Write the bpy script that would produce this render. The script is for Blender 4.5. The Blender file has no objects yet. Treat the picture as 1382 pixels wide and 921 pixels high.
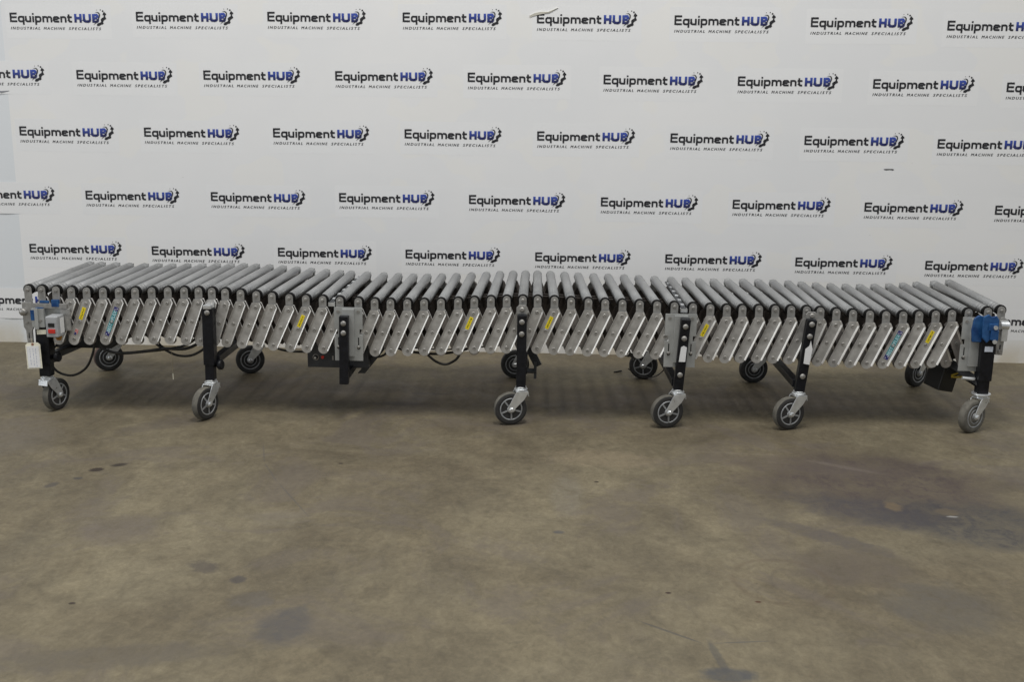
import bpy, math, random
from mathutils import Vector, Matrix
random.seed(7)
S = bpy.context.scene
C = S.collection
PI = math.pi

# ---------------- camera, light, exposure ----------------
cam = bpy.data.objects.new('camera', bpy.data.cameras.new('camera')); C.objects.link(cam)
cam.data.lens = 37.5426; cam.data.sensor_width = 36; cam.data.clip_end = 200; cam.data.clip_start = 0.05
_r = Vector((0.99917722, 0.03859487, 0.01246265)); _u = Vector((-0.02052889, 0.21627206, 0.97611729)); _f = Vector((-0.0349778, 0.97557, -0.21688643))
CP = Vector((0.036899, -5.135538, 1.2))
cam.matrix_world = Matrix(((_r.x, _u.x, -_f.x, CP.x), (_r.y, _u.y, -_f.y, CP.y), (_r.z, _u.z, -_f.z, CP.z), (0, 0, 0, 1)))
S.camera = cam

w = bpy.data.worlds.new('World'); S.world = w; w.use_nodes = True
bg = w.node_tree.nodes['Background']; bg.inputs[0].default_value = (0.90, 0.95, 1.0, 1); bg.inputs[1].default_value = 0.40

def ceiling_lamp(x, y, z, sx, sy, power, col=(1.0, 0.97, 0.93)):
    l = bpy.data.lights.new('ceiling_lamp', 'AREA'); l.shape = 'RECTANGLE'; l.size = sx; l.size_y = sy
    l.energy = power; l.color = col
    o = bpy.data.objects.new('ceiling_lamp', l); C.objects.link(o); o.location = (x, y, z)
    return o
ceiling_lamp(-2.6, -3.1, 5.6, 0.6, 2.4, 116)
ceiling_lamp(0.3, -3.1, 5.6, 0.6, 2.4, 164)
ceiling_lamp(3.2, -3.5, 5.6, 0.6, 2.4, 74)
_d = ceiling_lamp(-7.5, -4.2, 1.9, 2.6, 2.6, 75, (0.93, 0.96, 1.0)); _d.name = 'added_left_light'  # added side light, out of view, brightens the link edges; not a ceiling lamp
_d.rotation_euler = (Vector((-0.3, -1.2, 0.3)) - _d.location).to_track_quat('-Z', 'Y').to_euler()
S.view_settings.view_transform = 'Standard'; S.view_settings.look = 'None'
S.view_settings.exposure = 0.0; S.view_settings.gamma = 1.0; S.view_settings.use_curve_mapping = False

# ---------------- materials ----------------
def mat(name, base, rough=0.5, metal=0.0, var=0.0, scale=20.0, bump=0.0, col2=None, rvar=0.0, spec=None, stretch=(1, 1, 1)):
    m = bpy.data.materials.new(name); m.use_nodes = True
    nt = m.node_tree; b = nt.nodes['Principled BSDF']
    b.inputs['Base Color'].default_value = (*base, 1); b.inputs['Roughness'].default_value = rough; b.inputs['Metallic'].default_value = metal
    if spec is not None: b.inputs['Specular IOR Level'].default_value = spec
    tc = nt.nodes.new('ShaderNodeTexCoord'); mp = nt.nodes.new('ShaderNodeMapping'); mp.inputs['Scale'].default_value = stretch
    nt.links.new(tc.outputs['Object'], mp.inputs['Vector'])
    oi = nt.nodes.new('ShaderNodeObjectInfo')
    nz = nt.nodes.new('ShaderNodeTexNoise'); nz.noise_dimensions = '4D'
    nz.inputs['Scale'].default_value = scale; nz.inputs['Detail'].default_value = 5
    mul = nt.nodes.new('ShaderNodeMath'); mul.operation = 'MULTIPLY'; mul.inputs[1].default_value = 40
    nt.links.new(oi.outputs['Random'], mul.inputs[0]); nt.links.new(mul.outputs[0], nz.inputs['W'])
    nt.links.new(mp.outputs[0], nz.inputs['Vector'])
    if var or col2:
        cr = nt.nodes.new('ShaderNodeValToRGB')
        c1 = tuple(max(0, v * (1 - var)) for v in base)
        c2 = col2 if col2 else tuple(min(1, v * (1 + var)) for v in base)
        cr.color_ramp.elements[0].position = 0.32; cr.color_ramp.elements[1].position = 0.68
        cr.color_ramp.elements[0].color = (*c1, 1); cr.color_ramp.elements[1].color = (*c2, 1)
        nt.links.new(nz.outputs['Fac'], cr.inputs[0]); nt.links.new(cr.outputs[0], b.inputs['Base Color'])
    if rvar:
        mr = nt.nodes.new('ShaderNodeMapRange'); mr.inputs['To Min'].default_value = max(0.05, rough - rvar); mr.inputs['To Max'].default_value = min(1, rough + rvar)
        nt.links.new(nz.outputs['Fac'], mr.inputs['Value']); nt.links.new(mr.outputs[0], b.inputs['Roughness'])
    if bump:
        bp = nt.nodes.new('ShaderNodeBump'); bp.inputs['Strength'].default_value = bump; bp.inputs['Distance'].default_value = 0.002
        nt.links.new(nz.outputs['Fac'], bp.inputs['Height']); nt.links.new(bp.outputs[0], b.inputs['Normal'])
    return m

M = {}
M['roller'] = mat('zinc_roller', (0.335, 0.34, 0.34), 0.34, 0.65, 0.16, 16, 0.03, rvar=0.10, stretch=(1, 0.25, 1))
M['rollend'] = mat('black_roller_cap', (0.006, 0.006, 0.006), 0.7, 0, 0.3, 60, spec=0.15)
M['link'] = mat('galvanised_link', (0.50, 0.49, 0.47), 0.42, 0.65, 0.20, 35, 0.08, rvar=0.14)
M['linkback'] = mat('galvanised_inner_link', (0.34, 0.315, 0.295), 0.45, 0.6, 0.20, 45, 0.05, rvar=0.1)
M['bolt'] = mat('zinc_bolt', (0.33, 0.32, 0.30), 0.42, 0.6, 0.2, 80)
M['brack'] = mat('grey_bracket', (0.36, 0.355, 0.34), 0.45, 0.6, 0.2, 60, 0.05)
M['plate'] = mat('galvanised_plate', (0.42, 0.43, 0.42), 0.45, 0.5, 0.12, 18, 0.04, rvar=0.1)
M['black'] = mat('black_powder_coat', (0.007, 0.0075, 0.010), 0.42, 0.0, 0.35, 60, 0.05, rvar=0.12, spec=0.3)
M['dark'] = mat('dark_grey_steel', (0.045, 0.048, 0.052), 0.45, 0.2, 0.25, 25, 0.04)
M['zinc'] = mat('bright_zinc', (0.72, 0.74, 0.75), 0.30, 0.7, 0.14, 40, 0.06, rvar=0.1)
M['lip'] = mat('folded_edge_highlight', (0.90, 0.885, 0.85), 0.30, 0.5, 0.06, 45)  # same sheet steel as the link, lamp highlight put into a paler colour
M['tyre'] = mat('grey_rubber_tyre', (0.024, 0.023, 0.022), 0.75, 0, 0.3, 40, 0.1)
M['tread'] = mat('worn_rubber_tread', (0.125, 0.118, 0.10), 0.85, 0, 0.25, 50, 0.15)
M['tyredark'] = mat('black_rubber_tyre', (0.03, 0.03, 0.03), 0.7, 0, 0.3, 40, 0.1)
M['treadred'] = mat('red_brown_tread', (0.10, 0.06, 0.05), 0.8, 0, 0.3, 40, 0.1)
M['rim'] = mat('dark_rim', (0.05, 0.052, 0.055), 0.5, 0.2, 0.3, 60)
M['rimring'] = mat('grey_rim_ring', (0.34, 0.35, 0.36), 0.42, 0.4, 0.2, 60)
M['boxgrey'] = mat('grey_switch_box', (0.36, 0.37, 0.38), 0.5, 0.1, 0.15, 30, 0.03)
M['red'] = mat('red_button', (0.55, 0.03, 0.02), 0.4, 0, 0.1)
M['blackp'] = mat('black_plastic', (0.01, 0.01, 0.01), 0.4)
M['white'] = mat('white_paper', (0.72, 0.72, 0.72), 0.7, 0, 0.06, 30)
M['manila'] = mat('cream_card_tag', (0.74, 0.71, 0.58), 0.75, 0, 0.06, 30)
M['pale'] = mat('pale_paper', (0.62, 0.66, 0.74), 0.7, 0, 0.08, 40)
M['ink'] = mat('blue_grey_ink', (0.30, 0.34, 0.45), 0.7)
M['yellow'] = mat('yellow_warning_label', (0.78, 0.62, 0.01), 0.5, 0, 0.05, 30)
M['navy'] = mat('navy_print', (0.03, 0.03, 0.16), 0.5)
M['teal'] = mat('teal_print', (0.03, 0.24, 0.26), 0.45)
M['lettering'] = mat('pale_blue_lettering', (0.55, 0.78, 0.85), 0.5)
M['blue'] = mat('blue_protective_film', (0.008, 0.06, 0.22), 0.35, 0.1, 0.3, 28, 0.3, col2=(0.03, 0.12, 0.30), rvar=0.12)
M['amber'] = mat('amber_gland', (0.28, 0.13, 0.02), 0.4)
M['cable'] = mat('black_cable', (0.015, 0.014, 0.013), 0.5, 0, 0.2, 60)
M['string'] = mat('twine', (0.35, 0.3, 0.2), 0.9)
M['belt_shade'] = mat('belt_and_gap_shade', (0.03, 0.023, 0.018), 0.6, 0, 0.3, 60)  # drive belts, and the painted gap shade of the inner link rows
M['yellowwire'] = mat('yellow_wire', (0.4, 0.28, 0.02), 0.5)

# ---------------- mesh helpers ----------------
class MB:
    def __init__(s): s.v = []; s.f = []; s.mi = []; s.sm = []; s.mats = []; s.cur = 0; s.T = Matrix.Identity(4)
    def use(s, m):
        if m not in s.mats: s.mats.append(m)
        s.cur = s.mats.index(m); return s
    def add(s, vs, fs, smooth=False):
        o = len(s.v); s.v += [tuple(s.T @ Vector(p)) for p in vs]
        for f in fs: s.f.append([o + i for i in f]); s.mi.append(s.cur); s.sm.append(smooth)
        return s
    def box(s, a, b, R=None):
        x0, y0, z0 = a; x1, y1, z1 = b
        vs = [(x0,y0,z0),(x1,y0,z0),(x1,y1,z0),(x0,y1,z0),(x0,y0,z1),(x1,y0,z1),(x1,y1,z1),(x0,y1,z1)]
        if R is not None: vs = [tuple(R @ Vector(p)) for p in vs]
        return s.add(vs, [(0,3,2,1),(4,5,6,7),(0,1,5,4),(1,2,6,5),(2,3,7,6),(3,0,4,7)])
    def bar(s, p0, p1, wx, wy, up=(0, 1, 0)):
        p0 = Vector(p0); p1 = Vector(p1); d = (p1 - p0).normalized(); up = Vector(up)
        if abs(d.dot(up)) > 0.98: up = Vector((1, 0, 0))
        a = d.cross(up).normalized(); b = a.cross(d).normalized()
        vs = []
        for p in (p0, p1):
            for sx, sy in ((-1,-1),(1,-1),(1,1),(-1,1)): vs.append(tuple(p + a*sx*wx/2 + b*sy*wy/2))
        return s.add(vs, [(0,1,2,3),(7,6,5,4),(0,4,5,1),(1,5,6,2),(2,6,7,3),(3,7,4,0)])
    def prism(s, poly, y0, y1):   # poly in (x,z), extruded along y
        n = len(poly)
        vs = [(x, y0, z) for x, z in poly] + [(x, y1, z) for x, z in poly]
        fs = [tuple(range(n)), tuple(range(2*n-1, n-1, -1))] + [(i, i+n, (i+1) % n + n, (i+1) % n) for i in range(n)]
        return s.add(vs, fs)
    def lathe(s, prof, p0=(0,0,0), axis=(0,1,0), n=24, smooth=True, closed=False):  # prof: (dist along axis, radius)
        ax = Vector(axis).normalized(); t = Vector((0,0,1)) if abs(ax.z) < 0.9 else Vector((1,0,0))
        a = ax.cross(t).normalized(); b = ax.cross(a); p0 = Vector(p0); vs = []; fs = []
        for d, r in prof:
            for k in range(n):
                th = 2*PI*k/n; vs.append(tuple(p0 + ax*d + (a*math.cos(th) + b*math.sin(th))*r))
        m = len(prof)
        for j in range(m - 1 + (1 if closed else 0)):
            j2 = (j+1) % m
            for k in range(n):
                k2 = (k+1) % n; fs.append((j*n+k, j2*n+k, j2*n+k2, j*n+k2))
        s.add(vs, fs, smooth)
        if not closed:
            if prof[0][1] > 1e-5: s.add([vs[k] for k in range(n)], [tuple(range(n))])
            if prof[-1][1] > 1e-5: s.add([vs[(m-1)*n+k] for k in range(n)], [tuple(range(n-1, -1, -1))])
        return s
    def cyl(s, p0, p1, r, n=16, r1=None):
        p0 = Vector(p0); p1 = Vector(p1); L = (p1-p0).length
        return s.lathe([(0, r), (L, r if r1 is None else r1)], p0, p1-p0, n)
    def tube(s, pts, r, n=8, sub=6):
        P = [Vector(p) for p in pts]; Q = []
        for i in range(len(P)-1):
            a = P[max(i-1,0)]; b = P[i]; c = P[i+1]; d = P[min(i+2,len(P)-1)]
            for k in range(sub):
                t = k/sub; Q.append(0.5*((2*b)+(c-a)*t+(2*a-5*b+4*c-d)*t*t+(3*b-a-3*c+d)*t*t*t))
        Q.append(P[-1]); vs = []; fs = []; prev = None
        for i, q in enumerate(Q):
            d = (Q[min(i+1,len(Q)-1)]-Q[max(i-1,0)]).normalized()
            if prev is None: prev = d.orthogonal().normalized()
            a = (prev - d*prev.dot(d)).normalized(); prev = a; b = d.cross(a)
            for k in range(n): th = 2*PI*k/n; vs.append(tuple(q+(a*math.cos(th)+b*math.sin(th))*r))
        for i in range(len(Q)-1):
            for k in range(n): k2 = (k+1)%n; fs.append((i*n+k, i*n+k2, (i+1)*n+k2, (i+1)*n+k))
        fs.append(tuple(range(n-1,-1,-1))); fs.append(tuple((len(Q)-1)*n+k for k in range(n)))
        return s.add(vs, fs, True)
    def build(s, name, parent=None, loc=(0,0,0), rot=(0,0,0), bevel=0.0, default=None):
        me = bpy.data.meshes.new(name); me.from_pydata(s.v, [], s.f)
        for m in (s.mats or [default]): me.materials.append(m)
        me.polygons.foreach_set('material_index', s.mi if s.mats else [0]*len(s.f)); me.polygons.foreach_set('use_smooth', s.sm)
        me.update()
        import bmesh
        bm = bmesh.new(); bm.from_mesh(me); bmesh.ops.recalc_face_normals(bm, faces=bm.faces); bm.to_mesh(me); bm.free()
        o = bpy.data.objects.new(name, me); C.objects.link(o); o.location = loc; o.rotation_euler = rot
        if parent: o.parent = parent
        if bevel:
            b = o.modifiers.new('bevel', 'BEVEL'); b.width = bevel; b.segments = 2; b.limit_method = 'ANGLE'; b.angle_limit = math.radians(50)
        return o

def tag(o, label=None, cat=None, group=None, kind=None):
    if label: o['label'] = label
    if cat: o['category'] = cat
    if group: o['group'] = group
    if kind: o['kind'] = kind
    return o
def copy_tree(o, parent=None):
    c = o.copy(); C.objects.link(c); c.parent = parent
    for ch in list(o.children):
        copy_tree(ch, c)
    return c

# ---------------- the setting: concrete floor ----------------
def floor_material():
    m = bpy.data.materials.new('worn_concrete_floor'); m.use_nodes = True
    nt = m.node_tree; N = nt.nodes; Lk = nt.links; b = N['Principled BSDF']
    tc = N.new('ShaderNodeTexCoord')
    def noise(scale, detail=6, rough=0.6, dist=0.0, st=(1,1,1), loc=(0,0,0)):
        mp = N.new('ShaderNodeMapping'); mp.inputs['Scale'].default_value = st; mp.inputs['Location'].default_value = loc
        Lk.new(tc.outputs['Object'], mp.inputs[0])
        n = N.new('ShaderNodeTexNoise'); n.inputs['Scale'].default_value = scale; n.inputs['Detail'].default_value = detail
        n.inputs['Roughness'].default_value = rough; n.inputs['Distortion'].default_value = dist
        Lk.new(mp.outputs[0], n.inputs['Vector']); return n.outputs['Fac']
    def ramp(fac, p0, p1, c0, c1):
        r = N.new('ShaderNodeValToRGB'); r.color_ramp.elements[0].position = p0; r.color_ramp.elements[1].position = p1
        r.color_ramp.elements[0].color = (*c0, 1); r.color_ramp.elements[1].color = (*c1, 1); Lk.new(fac, r.inputs[0]); return r.outputs[0]
    def mth(op, a, b_=None):
        n = N.new('ShaderNodeMath'); n.operation = op; n.use_clamp = False
        for i, x in enumerate((a, b_)):
            if x is None: continue
            if isinstance(x, (int, float)): n.inputs[i].default_value = x
            else: Lk.new(x, n.inputs[i])
        return n.outputs[0]
    def mix(fac, a, c, mode='MIX'):
        n = N.new('ShaderNodeMix'); n.data_type = 'RGBA'; n.blend_type = mode
        if isinstance(fac, (int, float)): n.inputs[0].default_value = fac
        else: Lk.new(fac, n.inputs[0])
        for sock, x in ((n.inputs[6], a), (n.inputs[7], c)):
            if isinstance(x, tuple): sock.default_value = (*x, 1)
            else: Lk.new(x, sock)
        return n.outputs[2]
    n1 = noise(1.1, 8, 0.68, 0.8); n2 = noise(3.2, 8, 0.68, 0.8, (1.1, 0.9, 1), (3, 1, 0)); n3 = noise(75, 6, 0.8, 0, (1, 0.8, 1)); n5 = noise(28, 8, 0.75, 0.7, (1.2, 0.9, 1), (1, 5, 0))
    n4 = noise(10, 8, 0.72, 1.2, (1.1, 0.9, 1), (7, 2, 0))
    col = ramp(n1, 0.34, 0.66, FLOOR_A, FLOOR_B)
    col = mix(0.55, col, ramp(n2, 0.36, 0.66, (0.60, 0.58, 0.56), (1.18, 1.16, 1.12)), 'MULTIPLY')
    col = mix(0.50, col, ramp(n4, 0.34, 0.62, (0.66, 0.64, 0.62), (1.12, 1.11, 1.10)), 'MULTIPLY')
    col = mix(0.55, col, ramp(n3, 0.30, 0.75, (0.62, 0.62, 0.62), (1.28, 1.28, 1.28)), 'MULTIPLY')
    col = mix(0.60, col, ramp(n5, 0.36, 0.64, (0.74, 0.72, 0.70), (1.14, 1.135, 1.12)), 'MULTIPLY')
    col = mix(mth('MULTIPLY', ramp_fac(N, Lk, noise(2.0, 8, 0.72, 1.0, (1, 1.0, 1), (11, 4, 0)), 0.50, 0.62), 0.45), col, (0.112, 0.094, 0.080))
    # dark fine pitting
    col = mix(mth('MULTIPLY', ramp_fac(N, Lk, noise(22, 10, 0.8, 0.4, (1, 1.3, 1), (2, 9, 0)), 0.60, 0.70), 0.60), col, (0.05, 0.043, 0.036))
    # stains, plus a painted shadow band under the conveyor, measured from the photograph: x, y, rx, ry, angle, colour, strength, edge wobble, ring
    for (x, y, rx, ry, ang, c, st, wob, ring) in STAINS_AND_SHADOW:
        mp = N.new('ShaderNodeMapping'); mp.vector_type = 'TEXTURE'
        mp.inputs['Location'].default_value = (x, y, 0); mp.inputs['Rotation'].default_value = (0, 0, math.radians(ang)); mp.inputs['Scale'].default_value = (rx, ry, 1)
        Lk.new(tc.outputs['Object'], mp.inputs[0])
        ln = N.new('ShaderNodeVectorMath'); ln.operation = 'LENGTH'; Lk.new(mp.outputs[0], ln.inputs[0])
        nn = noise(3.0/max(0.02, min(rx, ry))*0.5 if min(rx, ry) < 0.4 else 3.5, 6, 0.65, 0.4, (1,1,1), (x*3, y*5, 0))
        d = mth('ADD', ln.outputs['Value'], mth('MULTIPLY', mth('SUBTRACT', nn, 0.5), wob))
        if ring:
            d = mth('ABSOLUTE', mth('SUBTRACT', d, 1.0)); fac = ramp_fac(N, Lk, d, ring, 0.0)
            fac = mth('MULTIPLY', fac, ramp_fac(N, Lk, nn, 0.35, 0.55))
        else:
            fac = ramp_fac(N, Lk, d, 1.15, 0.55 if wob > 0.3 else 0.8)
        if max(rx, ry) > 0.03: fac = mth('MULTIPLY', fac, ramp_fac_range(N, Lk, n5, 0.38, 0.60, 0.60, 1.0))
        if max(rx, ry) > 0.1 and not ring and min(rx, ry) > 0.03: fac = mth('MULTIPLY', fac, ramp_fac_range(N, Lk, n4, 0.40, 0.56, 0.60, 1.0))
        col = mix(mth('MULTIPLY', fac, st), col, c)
    Lk.new(col, b.inputs['Base Color'])
    Lk.new(ramp_fac_range(N, Lk, n2, 0.3, 0.7, 0.50, 0.82), b.inputs['Roughness'])
    b.inputs['Specular IOR Level'].default_value = 0.35
    bp = N.new('ShaderNodeBump'); bp.inputs['Strength'].default_value = 0.35; bp.inputs['Distance'].default_value = 0.003
    Lk.new(n5, bp.inputs['Height']); Lk.new(bp.outputs[0], b.inputs['Normal'])
    return m
def ramp_fac(N, Lk, x, a, b):
    n = N.new('ShaderNodeMapRange'); n.interpolation_type = 'SMOOTHSTEP'; n.inputs['From Min'].default_value = a; n.inputs['From Max'].default_value = b
    Lk.new(x, n.inputs['Value']); return n.outputs[0]
def ramp_fac_range(N, Lk, x, a, b, c, d):
    n = N.new('ShaderNodeMapRange'); n.inputs['From Min'].default_value = a; n.inputs['From Max'].default_value = b
    n.inputs['To Min'].default_value = c; n.inputs['To Max'].default_value = d
    Lk.new(x, n.inputs['Value']); return n.outputs[0]
FLOOR_A = (0.128, 0.107, 0.070); FLOOR_B = (0.205, 0.180, 0.120)
DK = (0.052, 0.047, 0.047); BR = (0.07, 0.05, 0.043)
STAINS_AND_SHADOW = [
 (-1.452,-1.834,0.026,0.022,20,(0.02,0.012,0.010),0.85,0.8,0), (-1.396,-1.781,0.028,0.018,35,(0.02,0.014,0.012),0.8,0.8,0),
 (-1.477,-1.918,0.018,0.015,0,DK,0.7,0.9,0), (-1.532,-1.984,0.02,0.03,-20,DK,0.6,1.2,0),
 (-0.567,-2.861,0.070,0.115,-10,(0.062,0.060,0.062),0.75,1.1,0), (-0.748,-2.625,0.022,0.026,0,DK,0.7,0.9,0),
 (-0.859,-2.556,0.055,0.035,-35,(0.06,0.05,0.045),0.7,1.6,0), (-0.681,-2.734,0.06,0.05,20,(0.09,0.085,0.085),0.45,1.4,0),
 (1.12,-1.78,0.46,0.34,0,(0.058,0.043,0.040),0.95,1.5,0), (1.34,-2.12,0.36,0.20,-14,(0.042,0.040,0.042),0.95,1.1,0),
 (1.00,-2.02,0.24,0.13,-25,(0.050,0.045,0.048),0.85,1.3,0), (0.86,-2.438,0.20,0.14,0,(0.075,0.060,0.053),0.60,1.2,0),
 (0.844,-2.24,0.22,0.05,-38,(0.070,0.060,0.058),0.75,1.2,0), (0.651,-2.543,0.125,0.135,0,(0.095,0.070,0.045),0.5,0.25,0.12),
 (0.679,-2.554,0.055,0.085,0,(0.08,0.066,0.052),0.45,0.2,0.16), (0.441,-3.023,0.07,0.035,0,(0.05,0.055,0.065),0.8,0.8,0),
 (0.428,-2.95,0.012,0.09,8,(0.06,0.06,0.06),0.6,0.8,0), (1.016,-2.666,0.16,0.15,0,(0.075,0.07,0.065),0.65,1.3,0),
 (1.108,-1.985,0.028,0.045,0,(0.17,0.12,0.06),0.55,0.8,0), (1.257,-2.02,0.04,0.035,0,(0.16,0.12,0.065),0.45,0.9,0),
 (1.262,-2.058,0.020,0.007,0,(0.34,0.34,0.33),0.6,0.8,0), (0.075,-2.258,0.018,0.014,0,(0.06,0.06,0.065),0.7,0.8,0),
 (0.35,-2.631,0.009,0.006,0,(0.03,0.012,0.01),0.95,0.4,0), (0.568,-2.667,0.009,0.006,0,(0.06,0.02,0.01),0.9,0.4,0),
 (-1.11,-2.782,0.010,0.007,0,(0.03,0.02,0.015),0.9,0.4,0), (0.20,-1.83,0.009,0.008,0,(0.03,0.02,0.015),0.9,0.4,0), (-0.662,-1.711,0.010,0.008,0,(0.03,0.02,0.015),0.9,0.4,0),
 (-1.942,-1.513,0.26,0.26,0,(0.12,0.105,0.09),0.5,1.0,0), (-0.566,-0.958,0.11,0.035,0,DK,0.65,1.3,0),
 (-0.751,-2.209,0.10,0.07,0,(0.22,0.195,0.14),0.3,1.4,0), (-1.18,-2.323,0.14,0.12,0,(0.11,0.092,0.085),0.55,1.1,0),
 (-0.92,-3.03,0.30,0.06,12,(0.085,0.074,0.062),0.65,1.1,0), (0.247,-1.596,0.22,0.10,-8,(0.24,0.19,0.125),0.45,1.1,0),
 (0.10,-1.95,0.06,0.20,0,(0.17,0.155,0.125),0.45,0.5,0), (0.90,-1.62,0.35,0.10,-10,(0.10,0.08,0.068),0.5,1.2,0),
 (0.0,-0.80,2.1,0.22,0,(0.10,0.078,0.066),0.45,0.8,0),  # long dark band below the conveyor, its cast shadow put into the floor colour
 (-0.95,-1.62,0.10,0.0032,-74,(0.085,0.078,0.07),0.6,0.25,0), (-0.875,-1.815,0.10,0.0032,-64,(0.085,0.078,0.07),0.6,0.25,0), (-0.745,-2.05,0.165,0.0032,-60,(0.085,0.078,0.07),0.6,0.25,0), (0.33,-2.835,0.085,0.004,-36,(0.07,0.065,0.06),0.8,0.25,0), (0.495,-2.875,0.07,0.003,8,(0.08,0.075,0.07),0.7,0.25,0), (0.72,-1.50,0.20,0.012,-4,(0.22,0.19,0.145),0.15,0.5,0), (1.05,-1.62,0.14,0.018,-30,(0.20,0.17,0.145),0.25,1.0,0), (-0.46,-0.80,0.10,0.02,0,DK,0.6,1.3,0)]
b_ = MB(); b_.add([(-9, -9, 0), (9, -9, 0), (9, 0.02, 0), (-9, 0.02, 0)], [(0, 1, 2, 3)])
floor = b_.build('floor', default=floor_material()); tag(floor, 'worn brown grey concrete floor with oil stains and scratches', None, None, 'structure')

# ---------------- wall ----------------
def wall_material():
    m = bpy.data.materials.new('painted_white_wall'); m.use_nodes = True
    nt = m.node_tree; N = nt.nodes; Lk = nt.links; b = N['Principled BSDF']
    tc = N.new('ShaderNodeTexCoord')
    def noise(scale, st=(1,1,1), detail=4):
        mp = N.new('ShaderNodeMapping'); mp.inputs['Scale'].default_value = st; Lk.new(tc.outputs['Object'], mp.inputs[0])
        n = N.new('ShaderNodeTexNoise'); n.inputs['Scale'].default_value = scale; n.inputs['Detail'].default_value = detail
        Lk.new(mp.outputs[0], n.inputs['Vector']); return n.outputs['Fac']
    def mix(fac, a, c):
        n = N.new('ShaderNodeMix'); n.data_type = 'RGBA'
        Lk.new(fac, n.inputs[0])
        for sock, x in ((n.inputs[6], a), (n.inputs[7], c)):
            if isinstance(x, tuple): sock.default_value = (*x, 1)
            else: Lk.new(x, sock)
        return n.outputs[2]
    def mul(a, k):
        n = N.new('ShaderNodeMath'); n.operation = 'MULTIPLY'; Lk.new(a, n.inputs[0])
        if isinstance(k, float): n.inputs[1].default_value = k
        else: Lk.new(k, n.inputs[1])
        return n.outputs[0]
    col = mix(ramp_fac(N, Lk, noise(1.1), 0.35, 0.65), (0.75, 0.758, 0.765), (0.785, 0.787, 0.785))
    col = mix(mul(ramp_fac(N, Lk, noise(2.6, (1.0, 1, 1.4), 2), 0.54, 0.57), 0.45), col, (0.80, 0.79, 0.75))
    # scuffs: small dark specks
    col = mix(mul(ramp_fac(N, Lk, noise(26, (1, 1, 1.6), 6), 0.72, 0.78), 0.45), col, (0.42, 0.41, 0.39))
    sx = N.new('ShaderNodeSeparateXYZ'); Lk.new(tc.outputs['Object'], sx.inputs[0])
    # grime band where the wall meets the floor
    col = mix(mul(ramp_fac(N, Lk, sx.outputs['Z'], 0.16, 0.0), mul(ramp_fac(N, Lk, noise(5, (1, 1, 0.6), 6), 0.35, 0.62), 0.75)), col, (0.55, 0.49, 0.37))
    Lk.new(col, b.inputs['Base Color']); b.inputs['Roughness'].default_value = 0.55
    bp = N.new('ShaderNodeBump'); bp.inputs['Strength'].default_value = 0.2; bp.inputs['Distance'].default_value = 0.002
    Lk.new(noise(9, (1,1,1), 6), bp.inputs['Height']); Lk.new(bp.outputs[0], b.inputs['Normal'])
    return m
WM = wall_material()
b_ = MB(); K_ = 14; xs = [-9] + [-2.74+0.20*k/K_ for k in range(K_+1)] + [9]; ys = [0] + [0.004*math.sin(PI*k/K_)**2 for k in range(K_+1)] + [0]
vs = [(x, y, 0) for x, y in zip(xs, ys)] + [(x, y, 3.4) for x, y in zip(xs, ys)] + [(x, 0.2, 3.4) for x in xs] + [(x, 0.2, 0) for x in xs]
n = len(xs); fs = []
for j in range(3):
    for i in range(n-1): fs.append((j*n+i, j*n+i+1, (j+1)*n+i+1, (j+1)*n+i))
b_.add(vs, fs)
WM2 = WM.copy(); WM2.name = 'pale_blue_white_column'
for nd in WM2.node_tree.nodes:
    if nd.type == 'MIX':
        for k_ in (6, 7):
            if not nd.inputs[k_].is_linked and sum(list(nd.inputs[k_].default_value)[:3]) > 2.1: nd.inputs[k_].default_value = (0.70, 0.728, 0.75, 1)
b_.mats = [WM, WM2]
b_.mi = [1 if sum(b_.v[i][0] for i in f)/len(f) < -2.575 else 0 for f in b_.f]
wall = b_.build('wall'); tag(wall, 'white painted warehouse wall with a shallow vertical joint at the left', None, None, 'structure')

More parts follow.
